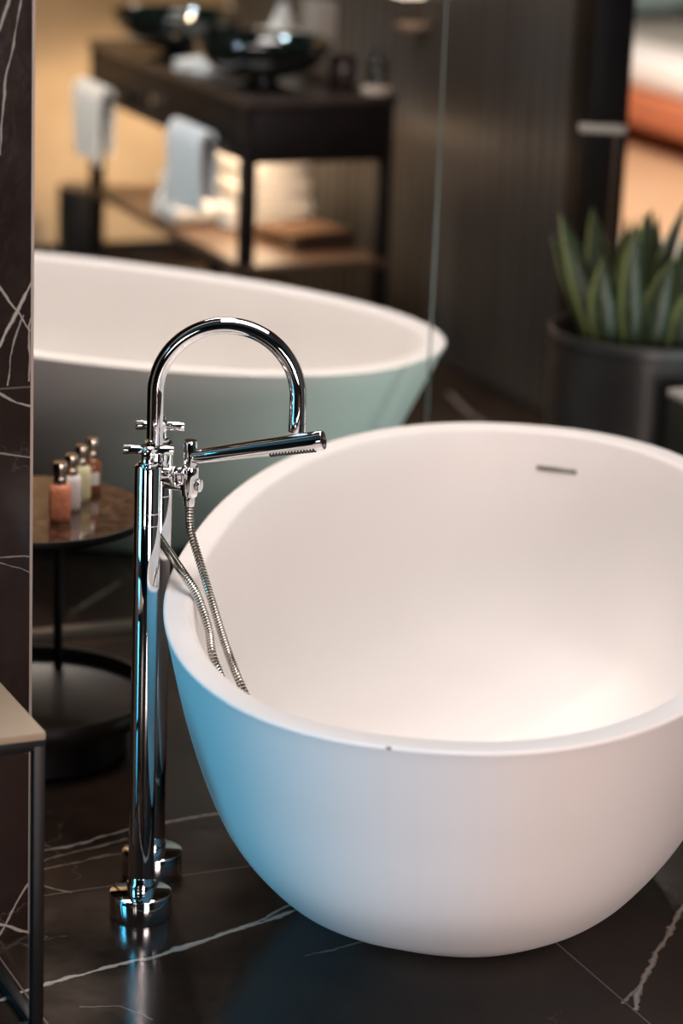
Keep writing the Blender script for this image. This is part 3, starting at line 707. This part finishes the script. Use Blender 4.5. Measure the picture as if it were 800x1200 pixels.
# ------------------------------------------------------------------ snake plant
PC = Vector((.684, 6.345, 0)); PH = .50
t = thing('plant_pot', 'large round black metal pot holding the snake plant, right of the front bathtub', 'pot', PC)
bm = NB(); R_ = .222
lathe(bm, [(0, 0), (R_-.012, 0), (R_-.006, .006), (R_-.004, PH-.03), (R_, PH-.026), (R_, PH-.004), (R_-.003, PH), (R_-.010, PH), (R_-.013, PH-.004), (R_-.013, .012), (0, .012)], n=96); pot = obj('pot_shell', bm, M['pot'], t)
bm = NB(); lathe(bm, [(0, PH-.055), (R_*.5, PH-.05), (R_-.0135, PH-.06)], n=48); obj('soil', bm, M['soil'], t)
t = thing('snake_plant', 'snake plant with upright dark green leaves and yellow margins in the black pot', 'plant', PC+Vector((0, 0, PH-.0485)))
def leaf(x, y, h, lean, az, w, tw, mat=None):
    """thick lance shaped leaf with a folded cross-section"""
    bm = bmesh.new(); uvl = bm.loops.layers.uv.new('UVMap'); N = 22; Kc = 7; rows = []
    for i in range(N+1):
        s = i/N
        ww = w*(.55+.45*math.sin(min(1, s/.45)*PI/2))*(1 if s < .45 else max(.0, 1-((s-.45)/.55)**2.0))+.0006
        bend = lean*s**1.5*h; cx = x+math.cos(az)*bend; cy = y+math.sin(az)*bend; cz = h*s*(1-.12*lean*lean*s)
        fa = tw+.9*s*.6; dx, dy = math.cos(fa), math.sin(fa); nx, ny = -dy, dx
        row = []
        for sgn in (1, -1):
            ks = range(Kc) if sgn == 1 else range(Kc-2, 0, -1)
            for k in ks:
                q = k/(Kc-1)*2-1; cup = .34*ww*(q*q-.4); th = .0042*(1-q*q)*(1-.8*s)+.0004
                row.append((bm.verts.new((cx+dx*q*ww/2+nx*(cup+sgn*th), cy+dy*q*ww/2+ny*(cup+sgn*th), cz)), (q+1)/2))
        rows.append(row)
    n = len(rows[0])
    for i in range(N):
        for k in range(n):
            a, b_, c_, d_ = rows[i][k], rows[i][(k+1) % n], rows[i+1][(k+1) % n], rows[i+1][k]
            f = bm.faces.new((a[0], b_[0], c_[0], d_[0]))
            for lp, (uu, vv) in zip(f.loops, ((a[1], i/N), (b_[1], i/N), (c_[1], (i+1)/N), (d_[1], (i+1)/N))): lp[uvl].uv = (uu, vv)
    bm.faces.new([r[0] for r in rows[0]]); bm.faces.new([r[0] for r in rows[-1]])
    return bm
LV = [(-.105, -.06, .345, .30, 2.7, .060, .3), (-.09, .02, .340, .18, 2.2, .050, -.3), (-.085, -.09, .245, .10, 3.0, .066, .1),
      (-.055, -.02, .330, .10, 1.0, .052, .6), (-.040, .05, .345, .12, .3, .050, -.5), (-.03, -.10, .330, .04, 2.6, .056, .2),
      (.000, -.03, .350, .06, 3.3, .058, .9), (.010, -.11, .255, .12, .2, .064, -.2), (.02, .06, .375, .16, .1, .046, .4),
      (.050, -.06, .400, .14, .0, .050, -.6), (.055, .02, .300, .22, .3, .056, .2), (.075, -.10, .260, .24, .1, .066, .3),
      (.085, .05, .320, .34, .2, .050, -.1), (.10, -.03, .300, .40, -.1, .056, .4), (.125, -.07, .310, .22, .5, .060, 0.),
      (-.12, .06, .270, .34, 2.9, .050, .5), (.03, .11, .310, .1, 1.6, .05, .2), (-.03, .12, .30, .15, 1.8, .05, .7), (.13, .02, .27, .3, .2, .055, -.4)]
for q in LV:
    q = (q[0], q[1], q[2]*.92, q[3]*1.25, q[4], q[5]*1.3, q[6])
    obj('leaf', leaf(*q), M['leaf'], t, 60)

# dark block with pale top at the right edge
t = thing('side_block', 'dark boxy side table with pale top at the right edge, before the black pot', 'table', Vector((.790, 5.80, 0)), YAW)
bm = NB(); box(bm, (.16, .10, .213), (.32, .20, .426), .004); obj('block_body', bm, noisy(pmat('dark_green_black', (.010, .014, .013), .35), (.008, .011, .010), (.014, .019, .017), 8), t)
bm = NB(); box(bm, (.16, .10, .436), (.325, .205, .018), .003); obj('block_top', bm, M['grey_top'], t, label='pale stone top')
# slim stand by the doorway
t = thing('floor_stand', 'slim floor stand with thin dark post and pale grey tray by the doorway', 'stand', Vector((.650, 7.0, 0)), 0)
bm = NB(); lathe(bm, [(0, 0), (.06, 0), (.062, .004), (.058, .010), (.010, .014)], n=40); obj('base_plate', bm, M['black_metal'], t)
bm = NB(); cyl(bm, (0, 0, .01), (0, 0, .845), .0065, n=20); obj('post', bm, pmat('brown_metal_post', (.10, .06, .045), .4, .3), t)
bm = NB(); box(bm, (-.035, 0, .857), (.115, .07, .014), .003); obj('tray', bm, M['grey_top'], t, label='pale grey tray')

# ------------------------------------------------------------------ bedroom beyond the doorway
BE1, BE2 = 6.10, 8.6
t = thing('bed', 'bed with white bedding and orange base in the bright room beyond the doorway', 'bed', G(BE1, BE2, 0), YAW)
# local x away from us, y along the wall
bm = NB(); box(bm, (1.0, 2.3, .185), (2.0, 3.4, .15), .03, 3); obj('bed_base', bm, M['orange_cloth'], t)
bm = NB(); box(bm, (1.0, 2.3, .335), (1.96, 3.36, .17), .075, 6); mt_ = obj('mattress', bm, M['white_cloth'], t)
bm = NB(); box(bm, (1.1, 2.3, .424), (1.66, 3.34, .022), .010, 3); obj('blanket', bm, M['grey_cloth'], t, label='grey blanket')
for x in (.25, 1.75):
    for y in (.75, 3.85):
        bm = NB(); cyl(bm, (x, y, 0), (x, y, .115), .035, .028, 20); obj('leg', bm, M['black_wood'], t)
def cushion(x, y, z, sx, sy, sz, mat, label, rx):
    bm = NB(); bmesh.ops.create_grid(bm, x_segments=14, y_segments=14, size=.5)
    top = {}
    vs = bm.verts[:]
    for v in vs:
        u, w_ = v.co.x*2, v.co.y*2; v.co = Vector((v.co.x*sx, v.co.y*sy, sz/2*((1-u**4)*(1-w_**4))**.5+.004))
    t_ = bm.copy()
    for v in t_.verts: v.co.z *= -1
    merge(bm, t_); bmesh.ops.remove_doubles(bm, verts=bm.verts[:], dist=.0085)
    o = obj('cushion', bm, mat, None, 80); o.location = G(BE1+x, BE2+y, z); o.rotation_euler = (0, rx, YAW); return tag(o, label, 'cushion', 'cushions on the bed')
cushion(.62, 3.05, .532, .42, .42, .15, M['teal_cloth'], 'grey teal cushion lying on the bed beyond the doorway', .0)
cushion(1.08, 3.16, .532, .42, .42, .15, M['tan_cloth'], 'tan orange cushion lying on the bed beyond the doorway', .0)
bm = NB(); box(bm, (0, 0, .006), (1.9, 1.5, .012), .004); o = obj('rug', bm, M['rug'], None); o.location = (1.35, 9.30, 0); o.rotation_euler = (0, 0, .02)
tag(o, 'pale grey rug on the bedroom floor behind the snake plant', 'rug')

# ------------------------------------------------------------------ light
def area(name, loc, target, sx, sy, col, power, spread=None):
    l = bpy.data.lights.new(name, 'AREA'); l.shape = 'RECTANGLE'; l.size = sx; l.size_y = sy; l.color = col; l.energy = power
    if spread: l.spread = math.radians(spread)
    o = bpy.data.objects.new(name, l); link(o); o.location = loc
    o.rotation_euler = (Vector(target)-Vector(loc)).to_track_quat('-Z', 'Y').to_euler(); return o
def spot(name, loc, target, size, blend, col, power, rad=.06):
    l = bpy.data.lights.new(name, 'SPOT'); l.spot_size = math.radians(size); l.spot_blend = blend; l.color = col; l.energy = power; l.shadow_soft_size = rad
    o = bpy.data.objects.new(name, l); link(o); o.location = loc
    o.rotation_euler = (Vector(target)-Vector(loc)).to_track_quat('-Z', 'Y').to_euler(); return o
WARM = (1., .80, .62)
# daylight through the left window (cool)
wc = G(-3.1, (WB0+WB1)/2, (WZ0+WZ1)/2)
area('window_daylight', wc, wc+E1, WB1-WB0-.1, WZ1-WZ0-.1, (.06, .47, .77), 165)
area('front_left_fill', (-1.3, .5, 1.0), (.1, 3.6, .3), .7, .7, (1., .86, .80), 8)  # unseen warm fill, added to lift the left side of the front tub
# ceiling lights over the bath area
area('ceiling_light_tub', (.4, 4.2, 2.85), (.4, 4.2, 0), 1.8, 1.8, (1., .905, .87), 25.5, 108)
area('front_right_fill', (1.45, .6, .80), (.5, 3.6, .3), 1.0, .9, (1., .81, .76), 82)  # low fill without a fixture, added to brighten the front of the tub
spot('ceiling_spot_table', (-.75, 7.0, 2.8), (-.55, 5.0, .1), 46, .6, WARM, 75)
# lights on the mirror image tub
area('ceiling_light_rear_tub', (-.6, 6.6, 2.85), (-.6, 6.5, 0), 1.1, 1.1, (1., .90, .85), 31, 110)
area('rear_teal_fill', (1.5, 5.1, .42), (-.2, 5.85, .3), .5, .5, (.70, .98, .90), 6, 110)  # added teal fill, no window there; tints the side of the rear tub
# vanity and end wall
area('vanity_under_light', VM @ Vector((VD/2+.05, VL*.5, VH-.19)), VM @ Vector((VD/2+.05, VL*.5, 0)), .2, 1.1, (1., .70, .45), 9)
spot('wall_glow', VM @ Vector((VD/2, VL-.12, VH-.21)), G(3.15, 8.9, .36), 130, .8, (1., .72, .45), 22, .05)
spot('wall_washer', G(2.2, 7.6, 2.8), G(2.3, 8.9, .6), 80, .7, (1., .74, .48), 210)
spot('vanity_spot', G(1.0, 6.6, 2.8), VM @ Vector((0, .7, .55)), 34, .7, (.68, .88, 1.), 240)
# bedroom
area('bedroom_light', G(4.9, 9.3, 2.75), G(5.9, 9.8, 0), 1.4, 2.6, (1., .87, .76), 235)

w = bpy.data.worlds.new('world'); bpy.context.scene.world = w; w.use_nodes = True
w.node_tree.nodes['Background'].inputs[0].default_value = (.35, .45, .6, 1); w.node_tree.nodes['Background'].inputs[1].default_value = .25

# ------------------------------------------------------------------ camera
pit, roll, f, H = .28760, .03782, 3286.4, 1.9041
fw = Vector((0, math.cos(pit), -math.sin(pit))); up = Vector((0, math.sin(pit), math.cos(pit))); rt = Vector((1, 0, 0))
r = rt*math.cos(roll)+up*math.sin(roll); u = -rt*math.sin(roll)+up*math.cos(roll)
cd = bpy.data.cameras.new('camera'); cam = bpy.data.objects.new('camera', cd); link(cam)
cam.matrix_world = Matrix(((r.x, u.x, -fw.x, 0), (r.y, u.y, -fw.y, 0), (r.z, u.z, -fw.z, H), (0, 0, 0, 1)))
cd.sensor_fit = 'VERTICAL'; cd.sensor_height = 36; cd.lens = 36*f/1200; cd.clip_end = 60
cd.dof.use_dof = True; cd.dof.focus_distance = 4.30; cd.dof.aperture_fstop = 2.1; cd.dof.aperture_blades = 0
S = bpy.context.scene; S.camera = cam
S.view_settings.view_transform = 'Standard'; S.view_settings.look = 'None'; S.view_settings.gamma = 1; S.view_settings.use_curve_mapping = False
S.view_settings.exposure = 0
S.cycles.use_denoising = True; S.cycles.max_bounces = 10; S.cycles.transparent_max_bounces = 12; S.cycles.sample_clamp_indirect = 6
